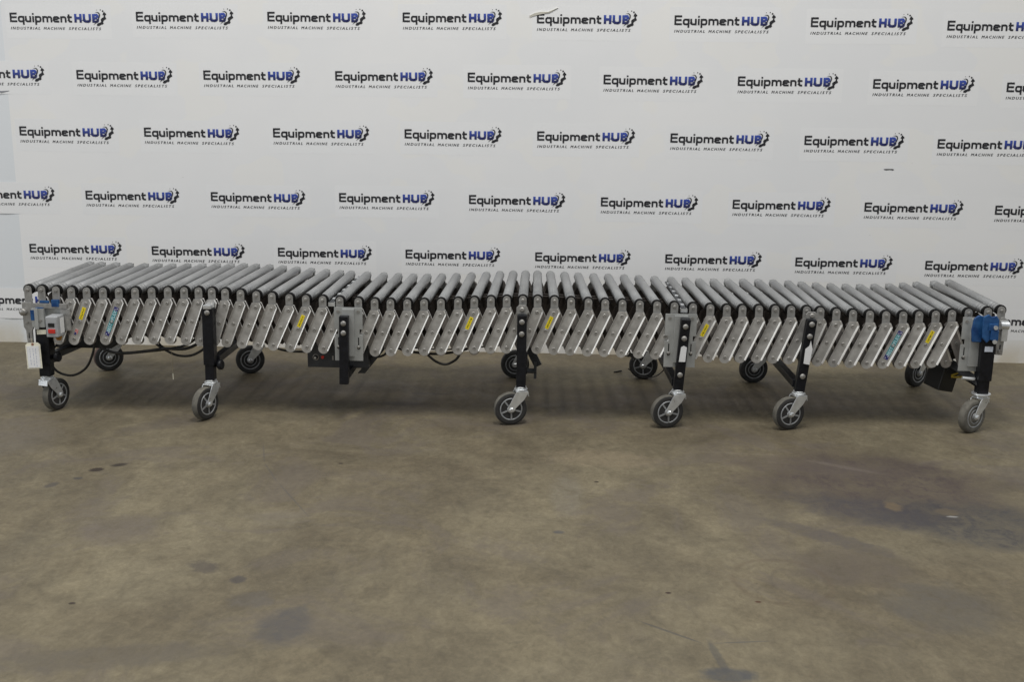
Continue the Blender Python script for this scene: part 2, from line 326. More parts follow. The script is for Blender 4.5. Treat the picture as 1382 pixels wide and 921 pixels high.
def wall_marks():
    def strip(pts, wd, name, m, label):
        q = MB(); q.use(m)
        for i in range(len(pts)-1):
            (x0, z0), (x1, z1) = pts[i], pts[i+1]; w0 = wd[i]/2; w1 = wd[i+1]/2
            q.add([(x0,-.0012,z0-w0),(x1,-.0012,z1-w1),(x1,-.0012,z1+w1),(x0,-.0012,z0+w0),(x0,.004,z0-w0),(x1,.004,z1-w1),(x1,.004,z1+w1),(x0,.004,z0+w0)],
                  [(0,1,2,3),(0,4,5,1),(3,2,6,7)])
        o = q.build(name); tag(o, label, 'wall mark'); return o
    strip([(1.590, 0.922), (1.60, 0.921), (1.618, 0.922), (1.632, 0.921), (1.637, 0.921)], [.003, .007, .005, .007, .002], 'wall_scuff', mat('dark_gouge', (0.09, 0.09, 0.09), 0.8), 'short black gouge in the wall paint on the right side')
    strip([(-2.64, 1.232), (-2.615, 1.229), (-2.60, 1.226), (-2.58, 1.229), (-2.562, 1.232)], [.002, .006, .010, .006, .002], 'wall_scuff', mat('grey_fold', (0.25, 0.26, 0.28), 0.7), 'grey fold under the left edge of the wall at the vertical joint')
    # flaking paint near the top
    q = MB(); q.use(mat('cream_flaking_paint', (0.62, 0.60, 0.52), 0.7, 0, 0.1, 40))
    top = [(-0.085,1.600),(-0.06,1.612),(-0.03,1.618),(0.0,1.617),(0.045,1.636)]; bot = [(-0.085,1.592),(-0.06,1.600),(-0.03,1.607),(0.005,1.612),(0.045,1.636)]
    for i in range(4):
        q.add([(bot[i][0],-.003,bot[i][1]),(bot[i+1][0],-.003,bot[i+1][1]),(top[i+1][0],-.005,top[i+1][1]),(top[i][0],-.005,top[i][1]),(top[i][0],.001,top[i][1]),(top[i+1][0],.001,top[i+1][1])],[(0,1,2,3),(3,2,5,4)])
    tag(q.build('paint_flake'), 'curled flake of cream paint above the fifth logo of the top row', 'paint flake')
wall_marks()

# ---------------- logo stickers ----------------
def strokes(glyph, wd, ox, sx, sz, mb, ylev, sh=0.0, joinfix=True):
    for li, (pts, closed) in enumerate(glyph):
        P = [Vector((ox + x*sx, z*sz)) for x, z in pts]
        n = len(P); L = []; R = []
        for i in range(n):
            if closed: d0 = (P[i]-P[i-1]).normalized(); d1 = (P[(i+1) % n]-P[i]).normalized()
            else:
                d1 = (P[min(i+1,n-1)]-P[max(i,0)]) if i < n-1 else (P[i]-P[i-1]); d0 = (P[i]-P[i-1]) if i > 0 else d1
                d0 = d0.normalized(); d1 = d1.normalized()
            n0 = Vector((-d0.y, d0.x)); n1 = Vector((-d1.y, d1.x)); mN = (n0+n1)
            mN = mN.normalized() if mN.length > 1e-6 else n0
            k = wd/2/max(0.5, mN.dot(n0)); L.append(P[i]+mN*k); R.append(P[i]-mN*k)
        y = ylev - 0.00006*li
        vs = [(p.x+sh*p.y, y, p.y) for p in L] + [(p.x+sh*p.y, y, p.y) for p in R]
        fs = [(i, (i+1) % n, (i+1) % n + n, i+n) for i in range(n if closed else n-1)]
        mb.add(vs, fs)
def rr(x0, z0, x1, z1, r, n=3):   # rounded rectangle path, counter clockwise
    out = []
    for cx, cz, a0 in ((x1-r, z0+r, -90), (x1-r, z1-r, 0), (x0+r, z1-r, 90), (x0+r, z0+r, 180)):
        for k in range(n+1): a = math.radians(a0 + 90*k/n); out.append((cx+r*math.cos(a), cz+r*math.sin(a)))
    return out
def arc(cx, cz, r, a0, a1, n=4): return [(cx+r*math.cos(math.radians(a0+(a1-a0)*k/n)), cz+r*math.sin(math.radians(a0+(a1-a0)*k/n))) for k in range(n+1)]
# units: 1 = one hundredth of the word mark's scale; x-height 60, capital height 95, stroke 17
h = 8.5
def g_bowl(x0, x1): return rr(x0+h, h, x1-h, 64-h, 15)
U_ = 1/2293.0
def wordmark(mb):
    T = 18.8*U_; s = U_
    G = []
    # E
    G.append([([(h,0),(h,97)],False),([(2*h,h),(78,h)],False),([(2*h,50),(74,50)],False),([(2*h,97-h),(78,97-h)],False)])
    def at(g, x): return [([(a+x, b) for a, b in p], c) for p, c in g]
    q = [(rr(h,h,60,64-h,15),True),([(60,-27),(60,64)],False)]
    G.append(at(q, 88))
    G.append(at([([(h,64)]+[(h,25)]+arc(25,25,16.5,180,270)+[(44,h),(57,h)],False),([(57,0),(57,64)],False)], 166))
    G.append(at([([(h,0),(h,64)],False),([(h,78),(h,94)],False)], 246))
    G.append(at([(rr(h,h,60,64-h,15),True),([(h,-27),(h,64)],False)], 275))
    G.append(at([([(h,0),(h,64)],False),([(2*h,64-h),(35,64-h)]+arc(38,40,15,90,0)+[(53,0)],False),([(60,64-h),(80,64-h)]+arc(82,40,15,90,0)+[(97,0)],False)], 356))
    G.append(at([([(60,34),(60,64-h-15)]+arc(45,64-h-15,15,0,90)+[(24,64-h)]+arc(h+15,64-h-15,15,90,180)+[(h,h+15)]+arc(h+15,h+15,15,180,270)+[(66,h)],False),([(2*h,33),(60-h,33)],False)], 472))
    G.append(at([([(h,0),(h,64)],False),([(2*h,64-h),(40,64-h)]+arc(41,40,15,90,0)+[(56,0)],False)], 553))
    G.append(at([([(18,84),(18,24)]+arc(33,24,15,180,270)+[(52,h)],False),([(0,64-h),(9,64-h)],False),([(27,64-h),(52,64-h)],False)], 627))
    for g in G: strokes(g, T, 0, s, s, mb, -0.0016)
def hubmark(mb):
    T = 25.5*U_; s = U_; k = 12.5
    G = [[([(k,0),(k,90)],False),([(68,0),(68,90)],False),([(2*k,46),(68-k,46)],False)]]
    G.append([([(93+k,90),(93+k,30)]+arc(93+k+18,30,18,180,270)+[(152,k)]+arc(152,30,18,270,360)+[(170,90)],False)])
    G.append([([(195+k,0),(195+k,90)],False),([(220,k-2),(240,k-2)]+arc(240,28,17,-90,40),False),([(220,46),(250,46)],False),([(220,90-k+2),(240,90-k+2)]+arc(240,64,15,90,-50),False)])
    for g in G: strokes(g, T, 705*U_, s, s, mb, -0.0016)
def emblem(mb):
    def c(p): return ((690+p[0]/15.35-633.1)/282.0, (275+0.0135*(690+p[0]/15.35-633.1)-(240+p[1]/15.35))/282.0)
    outer = [(885,368),(905,358),(930,353),(955,355),(978,370),(992,398),(988,440),(965,490),(935,530),(895,572),(840,612)]
    inner = [(900,364),(930,363),(950,370),(963,385),(970,405),(966,440),(950,478),(925,515),(890,560),(866,583)]
    O = [c(p) for p in outer]; I = [c(p) for p in inner]
    for i in range(len(I)-1): mb.add([(O[i][0],-.0020,O[i][1]),(O[i+1][0],-.0020,O[i+1][1]),(I[i+1][0],-.0020,I[i+1][1]),(I[i][0],-.0020,I[i][1])],[(0,1,2,3)])
    mb.add([(O[-2][0],-.0020,O[-2][1]),(O[-1][0],-.0020,O[-1][1]),(I[-1][0],-.0020,I[-1][1])],[(0,1,2)])
    gear = [(1042,410),(1055,378),(1080,345),(1092,368),(1112,382),(1122,405),(1097,418),(1094,445),(1112,470),(1114,490),(1088,500),(1060,520),(1045,552),(1057,575),(1035,597),(1000,600),(960,627),(918,625),(912,600),(940,572),(980,560),(1008,545),(1000,500),(1020,475),(1060,455),(1072,420)]
    mb.add([(c(p)[0],-.0016,c(p)[1]) for p in gear], [tuple(range(len(gear)))])
    for (x, y, r) in ((1052,335,17),(1005,311,11),(930,314,7)):
        a, z = c((x, y)); rr_ = r/15.35/282
        mb.add([(a+rr_*math.cos(PI*k/4), -.0016, z+rr_*math.sin(PI*k/4)) for k in range(8)], [tuple(range(8))])
def text_mesh(body, width, height, shear=0.0, spacing=1.0, name='t'):
    cu = bpy.data.curves.new(name, 'FONT'); cu.body = body; cu.shear = shear; cu.space_character = spacing; cu.resolution_u = 2
    o = bpy.data.objects.new(name, cu); C.objects.link(o)
    dg = bpy.context.evaluated_depsgraph_get(); me = bpy.data.meshes.new_from_object(o.evaluated_get(dg))
    bpy.data.objects.remove(o)
    xs = [v.co.x for v in me.vertices]; ys = [v.co.y for v in me.vertices]
    x0, x1, y0, y1 = min(xs), max(xs), min(ys), max(ys)
    vs = [((v.co.x-x0)/(x1-x0)*width, (v.co.y-y0)/(y1-y0)*height) for v in me.vertices]
    return vs, [tuple(p.vertices) for p in me.polygons]
def hub_material():
    m = mat('blue_word_print', (0.035, 0.045, 0.27), 0.45); nt = m.node_tree; b = nt.nodes['Principled BSDF']
    tc = nt.nodes.new('ShaderNodeTexCoord'); s = nt.nodes.new('ShaderNodeSeparateXYZ'); nt.links.new(tc.outputs['Object'], s.inputs[0])
    mr = nt.nodes.new('ShaderNodeMapRange'); mr.inputs['From Min'].default_value = 0.004; mr.inputs['From Max'].default_value = 0.038; nt.links.new(s.outputs['Z'], mr.inputs['Value'])
    cr = nt.nodes.new('ShaderNodeValToRGB'); cr.color_ramp.elements[0].color = (0.010, 0.013, 0.09, 1); cr.color_ramp.elements[1].color = (0.045, 0.085, 0.40, 1)
    nt.links.new(mr.outputs[0], cr.inputs[0]); nt.links.new(cr.outputs[0], b.inputs['Base Color']); return m
PR = mat('black_print', (0.012, 0.012, 0.016), 0.5)
TG = mat('thin_black_print', (0.05, 0.05, 0.055), 0.5)
STK = mat('white_vinyl_sticker', (0.772, 0.778, 0.782), 0.55, 0, 0.008, 6)
def make_sticker():
    b = MB(); b.use(STK)
    x0, x1, z0, z1 = -0.021, 0.482, -0.074, 0.080
    pts = rr(x0, z0, x1, z1, 0.004, 2); b.prism(pts, -0.0002, 0.0004)
    o = b.build('logo_sticker')
    q = MB(); q.use(PR); wordmark(q); q.build('wordmark', o)
    q = MB(); q.use(hub_material()); hubmark(q); q.build('wordmark_end', o)
    q = MB(); q.use(PR); emblem(q); q.build('gear_emblem', o)
    for body, x0, ww in (('INDUSTRIAL', 0.0, 0.140), ('MACHINE', 0.157, 0.102), ('SPECIALISTS', 0.277, 0.154)):
        vs, fs = text_mesh(body, ww, 0.0122, 0.25, 1.42)
        q = MB(); q.use(TG); q.add([(x0+x, -.0010, -.0335+z) for x, z in vs], fs); q.add([(x0+x+0.0011, -.0013, -.0335+z) for x, z in vs], fs); q.build('tagline_word', o)
    return o
LOGOS = [[(-2.5279, 1.5482), (-1.9264, 1.5574), (-1.3061, 1.5633), (-0.6733, 1.5661), (-0.0506, 1.5666), (0.5813, 1.5652), (1.203, 1.5624), (1.8204, 1.5536)], [(-2.845, 1.29), (-2.2295, 1.2902), (-1.6208, 1.2949), (-0.9942, 1.2988), (-0.3698, 1.2993), (0.2645, 1.2966), (0.8864, 1.2963), (1.5076, 1.2913), (2.1164, 1.2833)], [(-2.5284, 1.0239), (-1.9215, 1.0262), (-1.2986, 1.0312), (-0.6693, 1.0352), (-0.0402, 1.0335), (0.5866, 1.0328), (1.2117, 1.0302), (1.8278, 1.0227)], [(-2.842, 0.719), (-2.2284, 0.7214), (-1.6134, 0.724), (-0.9886, 0.7293), (-0.3617, 0.7297), (0.2694, 0.7281), (0.8948, 0.7266), (1.5151, 0.7236), (2.125, 0.7185)], [(-2.5284, 0.4566), (-1.9192, 0.4553), (-1.2953, 0.4591), (-0.6699, 0.4605), (-0.0398, 0.4585), (0.5872, 0.4604), (1.2091, 0.4559), (1.8251, 0.4506)]]
ORD = ['first', 'second', 'third', 'fourth', 'fifth', 'sixth', 'seventh', 'eighth', 'ninth']
ROWN = ['top row', 'second row', 'middle row', 'fourth row', 'row just above the rollers']
proto = make_sticker(); first = True
for ri, row in enumerate(LOGOS):
    for k, (x, z) in enumerate(row):
        o = proto if first else copy_tree(proto); first = False
        o.location = (x, 0, z); o.rotation_euler = (0, math.radians(random.uniform(-0.25, 0.25)), 0)
        cut = (ri in (1, 3) and (k == 0 or k == len(row)-1)) or (ri in (0,) and k == len(row)-1) or (ri == 2 and k == len(row)-1)
        tag(o, 'white logo sticker, %s from left in the %s%s' % (ORD[k], ROWN[ri], ', cut by photo edge' if cut else ''), 'sticker', 'logo stickers in rows on the white wall')
for x, z, lab in ((-2.83, 0.196, 'white logo sticker low on the wall left of the conveyor end'), (2.105, 0.186, 'white logo sticker low on the wall right of the conveyor end')):
    o = copy_tree(proto); o.location = (x, 0, z); tag(o, lab, 'sticker', 'logo stickers in rows on the white wall')

# ---------------- the expandable roller conveyor ----------------
# each roller: x, y, z of its near end, yaw in degrees
ROLL = [(-1.9526, -1.1881, 0.4856, 2.51), (-1.9007, -1.1862, 0.485, 2.61), (-1.8459, -1.1843, 0.4838, 1.82), (-1.7877, -1.1825, 0.4823, 1.69), (-1.7291, -1.1806, 0.4814, 1.05), (-1.6667, -1.1788, 0.4815, 1.16), (-1.6062, -1.1769, 0.4823, 1.22), (-1.5438, -1.1751, 0.4835, 0.88), (-1.4803, -1.1733, 0.4851, 0.58), (-1.4187, -1.1716, 0.4866, 0.43), (-1.3563, -1.17, 0.4876, 0.54), (-1.3015, -1.1685, 0.4878, 0.29), (-1.2507, -1.1671, 0.4867, 0.12), (-1.1998, -1.1658, 0.4843, -0.68), (-1.1412, -1.1646, 0.4807, -0.63), (-1.0809, -1.1636, 0.4764, -0.68), (-1.0215, -1.1626, 0.4716, -1.05), (-0.9554, -1.1618, 0.4672, -1.02), (-0.892, -1.161, 0.464, -0.82), (-0.8278, -1.1604, 0.462, 0.66), (-0.7627, -1.1598, 0.4596, 0.17), (-0.6919, -1.1593, 0.4571, 0.03), (-0.6296, -1.1588, 0.4554, -0.18), (-0.5692, -1.1583, 0.4546, -0.63), (-0.5051, -1.1579, 0.4552, -0.39), (-0.441, -1.1574, 0.457, -0.39), (-0.377, -1.1569, 0.4597, -0.37), (-0.3122, -1.1564, 0.4636, -0.4), (-0.2502, -1.1559, 0.468, -0.66), (-0.1874, -1.1554, 0.4718, -0.33), (-0.1275, -1.1548, 0.4744, -0.1), (-0.0666, -1.1543, 0.4761, 0.57), (-0.0106, -1.1537, 0.4765, 0.97), (0.053, -1.1531, 0.4752, 1.67), (0.1158, -1.1525, 0.473, 1.79), (0.1811, -1.1518, 0.4708, 2.35), (0.2446, -1.151, 0.4691, 2.04), (0.3098, -1.1502, 0.4675, 2.18), (0.3751, -1.1493, 0.4661, 1.87), (0.4403, -1.1483, 0.4639, 2.04), (0.5056, -1.1472, 0.4613, 1.75), (0.5757, -1.1461, 0.4584, 1.53), (0.6408, -1.1449, 0.4559, 1.71), (0.7032, -1.1435, 0.4542, 2.08), (0.7617, -1.1421, 0.4538, 1.62), (0.824, -1.1406, 0.4543, 1.71), (0.8853, -1.1391, 0.4549, 1.33), (0.9449, -1.1374, 0.4548, 0.79), (1.0036, -1.1358, 0.4531, 0.23), (1.0552, -1.1341, 0.4499, -1.05), (1.1159, -1.1323, 0.446, -0.76), (1.1785, -1.1305, 0.4426, -0.76), (1.2421, -1.1285, 0.4402, -0.8), (1.3035, -1.1265, 0.4388, -1.13), (1.3676, -1.1244, 0.4388, -0.94), (1.4279, -1.1222, 0.4403, -1.19), (1.49, -1.12, 0.4432, -1.37), (1.5507, -1.1177, 0.4471, -1.29), (1.6126, -1.1154, 0.4516, -0.96), (1.6847, -1.1131, 0.4571, -1.22), (1.7352, -1.1108, 0.4628, -2.59)]
RL = 0.625; RR = 0.0190
RO = Vector((0, -0.85, 0))
conv = bpy.data.objects.new('roller_conveyor', None); C.objects.link(conv); conv.location = RO; conv.empty_display_size = 0.2
tag(conv, 'long expandable steel roller conveyor on casters with scissor side links', 'conveyor')
def part(mb, name, **k):   # a part built in world coordinates
    return mb.build(name, conv, loc=-RO, **k)

# --- rollers ---
def make_roller():
    q = MB().use(M['roller']); r = RR; L = RL
    q.lathe([(0.010, r*0.8), (0.010, r), (0.043, r), (0.044, r*0.87), (0.049, r*0.87), (0.050, r), (0.066, r), (0.067, r*0.87), (0.072, r*0.87), (0.073, r),
             (L-0.052, r), (L-0.051, r*0.88), (L-0.044, r*0.88), (L-0.043, r), (L-0.010, r), (L-0.006, r*0.985), (L-0.003, r*0.93), (L-0.001, r*0.84), (L, r*0.70)], n=28)
    o = q.build('roller', conv)
    e = MB().use(M['rollend']).lathe([(-0.003, 0.006), (-0.003, r*1.02), (-0.001, r*1.09), (0.010, r*1.09), (0.012, r*1.0)], n=24); e.build('end_cap', o)
    b = MB().use(M['brack'])
    w = 0.0142; pts = [(-w, -0.052), (w, -0.052)] + [(w*math.cos(a), 0.0020 + w*math.sin(a)) for a in [PI*k/8 for k in range(9)]]
    b.prism(pts, -0.0095, -0.0065); b.use(M['bolt']).lathe([(-0.0095, 0.0062), (-0.0135, 0.0062), (-0.0145, 0.0045)], n=6, smooth=False)
    b.build('roller_bracket', o)
    return o
r0 = make_roller()
for i, (x, y, z, a) in enumerate(ROLL):
    o = r0 if i == 0 else copy_tree(r0, conv)
    o.location = Vector((x, y, z)) - RO; o.rotation_euler = (0.0, 0, math.radians(a))
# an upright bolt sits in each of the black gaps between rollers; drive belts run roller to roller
q = MB().use(M['belt_shade'])
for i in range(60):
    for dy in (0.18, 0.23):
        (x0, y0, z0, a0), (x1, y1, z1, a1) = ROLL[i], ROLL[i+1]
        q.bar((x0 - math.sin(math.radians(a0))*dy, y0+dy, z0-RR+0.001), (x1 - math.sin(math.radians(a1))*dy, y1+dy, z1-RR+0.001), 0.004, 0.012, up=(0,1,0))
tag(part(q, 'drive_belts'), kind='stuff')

# --- scissor links ---
LL = 0.158
def link_shape(mb, back=False):
    hw = 0.0202; fl = 0.0085; t = 0.0022; th = math.radians(23)
    def wl(x, z): return (x*math.cos(th)-z*math.sin(th), LL+x*math.sin(th)+z*math.cos(th))   # level cut at the top pivot
    TL = wl(-0.0158, 0.0145); TR = wl(0.0140, 0.0145); T2 = wl(0.0222, -0.002)
    pts = [(-hw, TL[1]-0.0015), TL, TR, (hw, T2[1]), (hw, 0.0)] + [(hw*math.cos(a), hw*math.sin(a)*0.95) for a in [-PI*k/10 for k in range(1, 10)]] + [(-hw, 0.0)]
    mb.prism(pts, 0.0, 0.0025)
    # lips folded towards the viewer along both long edges, with a rounded inside corner
    zt = T2[1]
    mb.box((-hw, -fl*0.4, 0.002), (-hw+t*0.8, 0.0002, LL))
    m0 = mb.mats[mb.cur]; mb.use(M['lip'])
    def lip(a, b):
        n = 5; prof = [(-0.0042, -0.0001)] + [(-0.0042+0.0042*math.sin(PI/2*k/n), -0.0001-fl+fl*math.cos(PI/2*k/n)) for k in range(1, n+1)] + [(0.0006, -fl), (0.0006, 0.0)]
        d = (Vector((b[0], 0, b[1]))-Vector((a[0], 0, a[1]))).normalized(); nx = Vector((d.z, 0, -d.x))
        vs = [tuple(Vector((e[0], 0, e[1])) + nx*p + Vector((0, y, 0))) for e in (a, b) for p, y in prof]; m = len(prof)
        mb.add(vs, [(i, i+1, i+1+m, i+m) for i in range(m-1)], True); mb.add([vs[i] for i in range(m)], [tuple(range(m))]); mb.add([vs[m+i] for i in range(m)], [tuple(range(m-1,-1,-1))])
    lip((hw, 0.0), (hw, zt)); lip((hw, zt), TR)
    mb.use(m0)
LEAN = {}
def make_link(name, m):
    q = MB().use(m); link_shape(q); q.use(M['bolt'])
    for v in (0.004, LL/2, LL-0.004):
        q.lathe([(0.0, 0.0066), (-0.0016, 0.0066), (-0.0026, 0.0052), (-0.0026, 0.0035), (-0.0012, 0.003)], (0, 0, v), (0, 1, 0), 12, smooth=False)
    return q.build(name, conv)
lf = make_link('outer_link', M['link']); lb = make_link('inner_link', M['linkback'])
TPZ = 0.0415     # top pivot below the roller axis
def bottoms(i):  # bottom pivot below top pivot i
    x, y, z, a = ROLL[i]; return x
fronts = {}
usedf = usedb = False
for i in range(1, 61):
    (x0, y0, z0, a0), (x1, y1, z1, a1) = ROLL[i-1], ROLL[i]
    # outer link: top at roller i, bottom under roller i-1
    if 3 <= i <= 57:
        th = math.asin((x1-x0)/LL)
        o = lf if not usedf else copy_tree(lf, conv); usedf = True
        bz = z1-TPZ-LL*math.cos(th)
        o.location = Vector((x0, y1-0.019, bz)) - RO; o.rotation_euler = (0, th, 0); fronts[i] = o
    # inner link: top at roller i-1, bottom under roller i
    if 2 <= i <= 59:
        th = -math.asin((x1-x0)/LL)
        o = lb if not usedb else copy_tree(lb, conv); usedb = True
        o.location = Vector((x1, y1-0.0045+0.006, z0-TPZ-LL*math.cos(th)-0.001)) - RO; o.rotation_euler = (0, th, 0)
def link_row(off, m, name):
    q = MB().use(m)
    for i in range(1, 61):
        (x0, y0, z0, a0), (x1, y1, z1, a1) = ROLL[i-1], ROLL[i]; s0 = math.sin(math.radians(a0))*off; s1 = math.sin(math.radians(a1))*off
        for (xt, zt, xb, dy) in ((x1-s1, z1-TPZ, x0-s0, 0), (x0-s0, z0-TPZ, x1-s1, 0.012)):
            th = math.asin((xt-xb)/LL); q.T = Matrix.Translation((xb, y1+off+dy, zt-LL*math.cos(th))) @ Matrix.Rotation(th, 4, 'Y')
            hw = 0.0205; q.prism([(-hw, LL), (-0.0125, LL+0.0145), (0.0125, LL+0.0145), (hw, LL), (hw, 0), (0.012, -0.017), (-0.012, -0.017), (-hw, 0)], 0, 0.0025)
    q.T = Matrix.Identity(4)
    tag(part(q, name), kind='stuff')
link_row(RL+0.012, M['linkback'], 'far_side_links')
q = MB().use(M['brack'])
for (x, y, z, a) in ROLL:
    s = math.sin(math.radians(a))*(RL+0.008); q.box((x-s-0.0125, y+RL+0.006, z-0.05), (x-s+0.0125, y+RL+0.009, z+0.013))
tag(part(q, 'far_side_brackets'), kind='stuff')
# --- added inner link rows, dark colour stands for shade in the roller gaps ---
for _o, _n in ((0.10, 'near_shade_links'), (0.30, 'centre_shade_links'), (0.47, 'rear_shade_links')): link_row(_o, M['belt_shade'], _n)

# --- labels on links (children of their link, in the link's own axes) ---
def yellow(i, v0=0.088, v1=0.138):
    q = MB().use(M['yellow']); q.box((-0.0075, -0.0008, v0), (0.0065, 0.0001, v1)); q.use(M['blackp'])
    r = random.Random(i)
    for k in range(7):
        a = v0 + 0.006 + k*0.006; q.box((-0.002+r.uniform(-.001,.001), -0.0011, a), (0.001+r.uniform(0,.0015), -0.0007, a+r.uniform(.002,.004)))
    tag(q.build('warning_label', fronts[i]), 'small yellow warning label with dark print')
for i in (4, 18, 28, 33, 42, 56): yellow(i)
def makers(i):
    q = MB().use(M['teal']); q.box((-0.0085, -0.0008, 0.040), (0.0085, 0.0001, 0.124))
    q.use(M['navy']); q.box((-0.0085, -0.0009, 0.020), (0.0085, 0.0001, 0.0395)); q.box((-0.0085, -0.0009, 0.1245), (0.0085, 0.0001, 0.140))
    q.use(M['white'])
    for a, b in ((-0.004, 0.025), (0.004, 0.033), (-0.003, 0.129), (0.004, 0.134)): q.box((a-0.0016, -0.0013, b-0.0018), (a+0.0016, -0.0008, b+0.0018))
    q.use(M['lettering'])
    for body, z0, ln in (('BEST', 0.036, 0.036), ('FLEX', 0.088, 0.038)):
        vs, fs = text_mesh(body, ln, 0.0115); cx = 0.0062
        # letters read upwards: text x runs along +z, text y along -x
        q.add([(cx-y, -0.0014, z0+x) for x, y in vs], fs); q.add([(cx-0.0006-y, -0.0016, z0+0.0006+x) for x, y in vs], fs)
    q.lathe([(-0.0016, 0.003), (-0.0006, 0.003)], (0.0, 0, 0.080), (0, 1, 0), 10)
    tag(q.build('maker_label', fronts[i]), 'blue and teal maker label lettered in white')
makers(6); makers(54)
q = MB().use(M['red'])
for k in range(3): q.box((-0.006+k*0.0042, -0.0008, 0.028), (-0.0035+k*0.0042, 0.0001, 0.046))
q.use(M['white']); q.box((-0.0062, -0.0006, 0.0275), (0.0055, 0.0001, 0.0465)); q.use(M['navy']); q.box((-0.006, -0.0011, 0.022), (0.001, 0.0001, 0.033)); q.build('flag_label', fronts[4])

# --- casters ---
def make_caster(ty, tr, hubkind='spoke'):
    """stem axis at local origin (z up), wheel trails along local +x; ground at z = 0"""
    R = 0.0635; tx = 0.040; W = 0.016
    fk = MB().use(M['zinc'])
    fk.lathe([(0.150, 0.016), (0.149, 0.021), (0.145, 0.021), (0.1445, 0.0175), (0.142, 0.0175), (0.141, 0.0255), (0.137, 0.026), (0.136, 0.022), (0.133, 0.023)], axis=(0,0,1), n=24)
    for s in (-1, 1):   # raked fork legs
        y0 = s*0.0205; y1 = s*0.0235
        pts = [(-0.024, 0.134), (0.020, 0.134), (0.030, 0.118), (tx+0.014, 0.070), (tx+0.012, 0.058), (tx+0.002, 0.052), (tx-0.010, 0.056), (tx-0.016, 0.068), (-0.008, 0.100), (-0.022, 0.122)]
        fk.prism(pts, min(y0, y1), max(y0, y1))
        fk.lathe([(0, 0.0095), (s*0.003, 0.0095), (s*0.0055, 0.0065)], (tx, y1, R), (0, 1, 0), 6, smooth=False)
    fk.box((-0.024, -0.0205, 0.129), (0.022, 0.0205, 0.1335))
    fk.bar((-0.024, 0, 0.130), (-0.027, 0, 0.112), 0.003, 0.041, up=(0, 1, 0))
    f = fk
    wh = MB().use(ty)
    wh.lathe([(-W+0.001, 0.0445), (-W, 0.048), (-W, 0.057), (-W+0.003, R-0.002)], (tx, 0, R), (0,1,0), 36)
    wh.lathe([(W-0.001, 0.0445), (W, 0.048), (W, 0.057), (W-0.003, R-0.002)], (tx, 0, R), (0,1,0), 36)
    wh.use(tr).lathe([(-W+0.003, R-0.002), (-W+0.007, R), (W-0.007, R), (W-0.003, R-0.002)], (tx, 0, R), (0,1,0), 36)
    rm = MB().use(M['rimring'])
    for s in (-1, 1):
        rm.lathe([(s*(W-0.003), 0.0445), (s*(W+0.0005), 0.0435), (s*(W+0.0005), 0.0395), (s*(W-0.005), 0.038)], (tx, 0, R), (0,1,0), 32)
        rm.lathe([(s*(W-0.005), 0.016), (s*(W+0.002), 0.015), (s*(W+0.002), 0.006)], (tx, 0, R), (0,1,0), 20)
        if hubkind == 'spoke':
            for k in range(5):
                a = 2*PI*k/5 + 0.9; c = Vector((tx, s*(W-0.004), R)); d = Vector((math.cos(a), 0, math.sin(a)))
                rm.bar(c+d*0.013, c+d*0.040, 0.006, 0.010, up=(0,1,0))
        else:
            rm.lathe([(s*(W-0.004), 0.029), (s*(W+0.0), 0.028), (s*(W+0.0), 0.0255), (s*(W-0.004), 0.0245)], (tx, 0, R), (0,1,0), 28)
    rm.use(M['rim']).lathe([(-W+0.006, 0.0450), (W-0.006, 0.0450)], (tx, 0, R), (0,1,0), 28)
    return f, wh, rm
def caster(x, y, head, ty='tyre', tr='tread', hub='spoke', z=0):
    """head: compass angle in degrees of the trail direction (0 = +x, 90 = +y)"""
    f, wh, rm = make_caster(M[ty], M[tr], hub)
    t = f.build('caster', conv, loc=Vector((x, y, z))-RO, rot=(0, 0, math.radians(head)), bevel=0.0008)
    w_ = wh.build('tyre', t); rm.build('rim', t)
    return t
# near row: stem x, stem y, heading
NEAR = [(-1.908, -1.190, 75, 'tyre', 'tread', 'spoke'), (-1.262, -1.200, 248, 'tyre', 'tread', 'spoke'), (-0.068, -1.200, 194, 'tyre', 'tread', 'spoke'),
        (0.528, -1.190, 197, 'tyre', 'tread', 'spoke'), (0.988, -1.175, 202, 'tyre', 'tread', 'spoke'), (1.680, -1.150, 212, 'tread', 'tread', 'ring')]
FAR = [(-1.915, -0.500, 215, 'tyredark', 'treadred', 'ring'), (-1.268, -0.500, 200, 'tyredark', 'tyredark', 'ring'), (-0.075, -0.490, 186, 'tyredark', 'tyredark', 'ring'),
       (0.500, -0.470, 170, 'tyredark', 'tyredark', 'spoke'), (0.985, -0.480, 190, 'tyredark', 'tyredark', 'ring'), (1.692, -0.470, 215, 'tyre', 'tyredark', 'ring')]
for a in NEAR + FAR: caster(*a)

# --- legs ---
def leg(p0, p1, wd=0.036, dp=0.036, sleeve=None, bolts=(), name='leg', extra=None):
    q = MB().use(M['black'])
    p0 = Vector(p0); p1 = Vector(p1)
    q.bar(p0, p1, wd, dp, up=(0, 1, 0))
    if sleeve: q.bar(p0.lerp(p1, sleeve), p1, wd*1.22, dp*1.22, up=(0,1,0))
    q.use(M['bolt'])
    for t in bolts:
        c = p0.lerp(p1, t); yy = -dp/2*(1.22 if sleeve and t > sleeve else 1)
        q.lathe([(0, 0.0105), (-0.003, 0.0105), (-0.0055, 0.0075), (-0.006, 0.0)], (c.x, c.y+yy, c.z), (0,1,0), 14)
    return part(q, name, bevel=0.002)
l1 = leg((-1.908, -1.190, 0.148), (-1.903, -1.190, 0.345), 0.042, 0.040, sleeve=0.25)
l2 = leg((-1.262, -1.200, 0.148), (-1.256, -1.205, 0.430), 0.034, 0.034, sleeve=0.22, bolts=(0.95,))
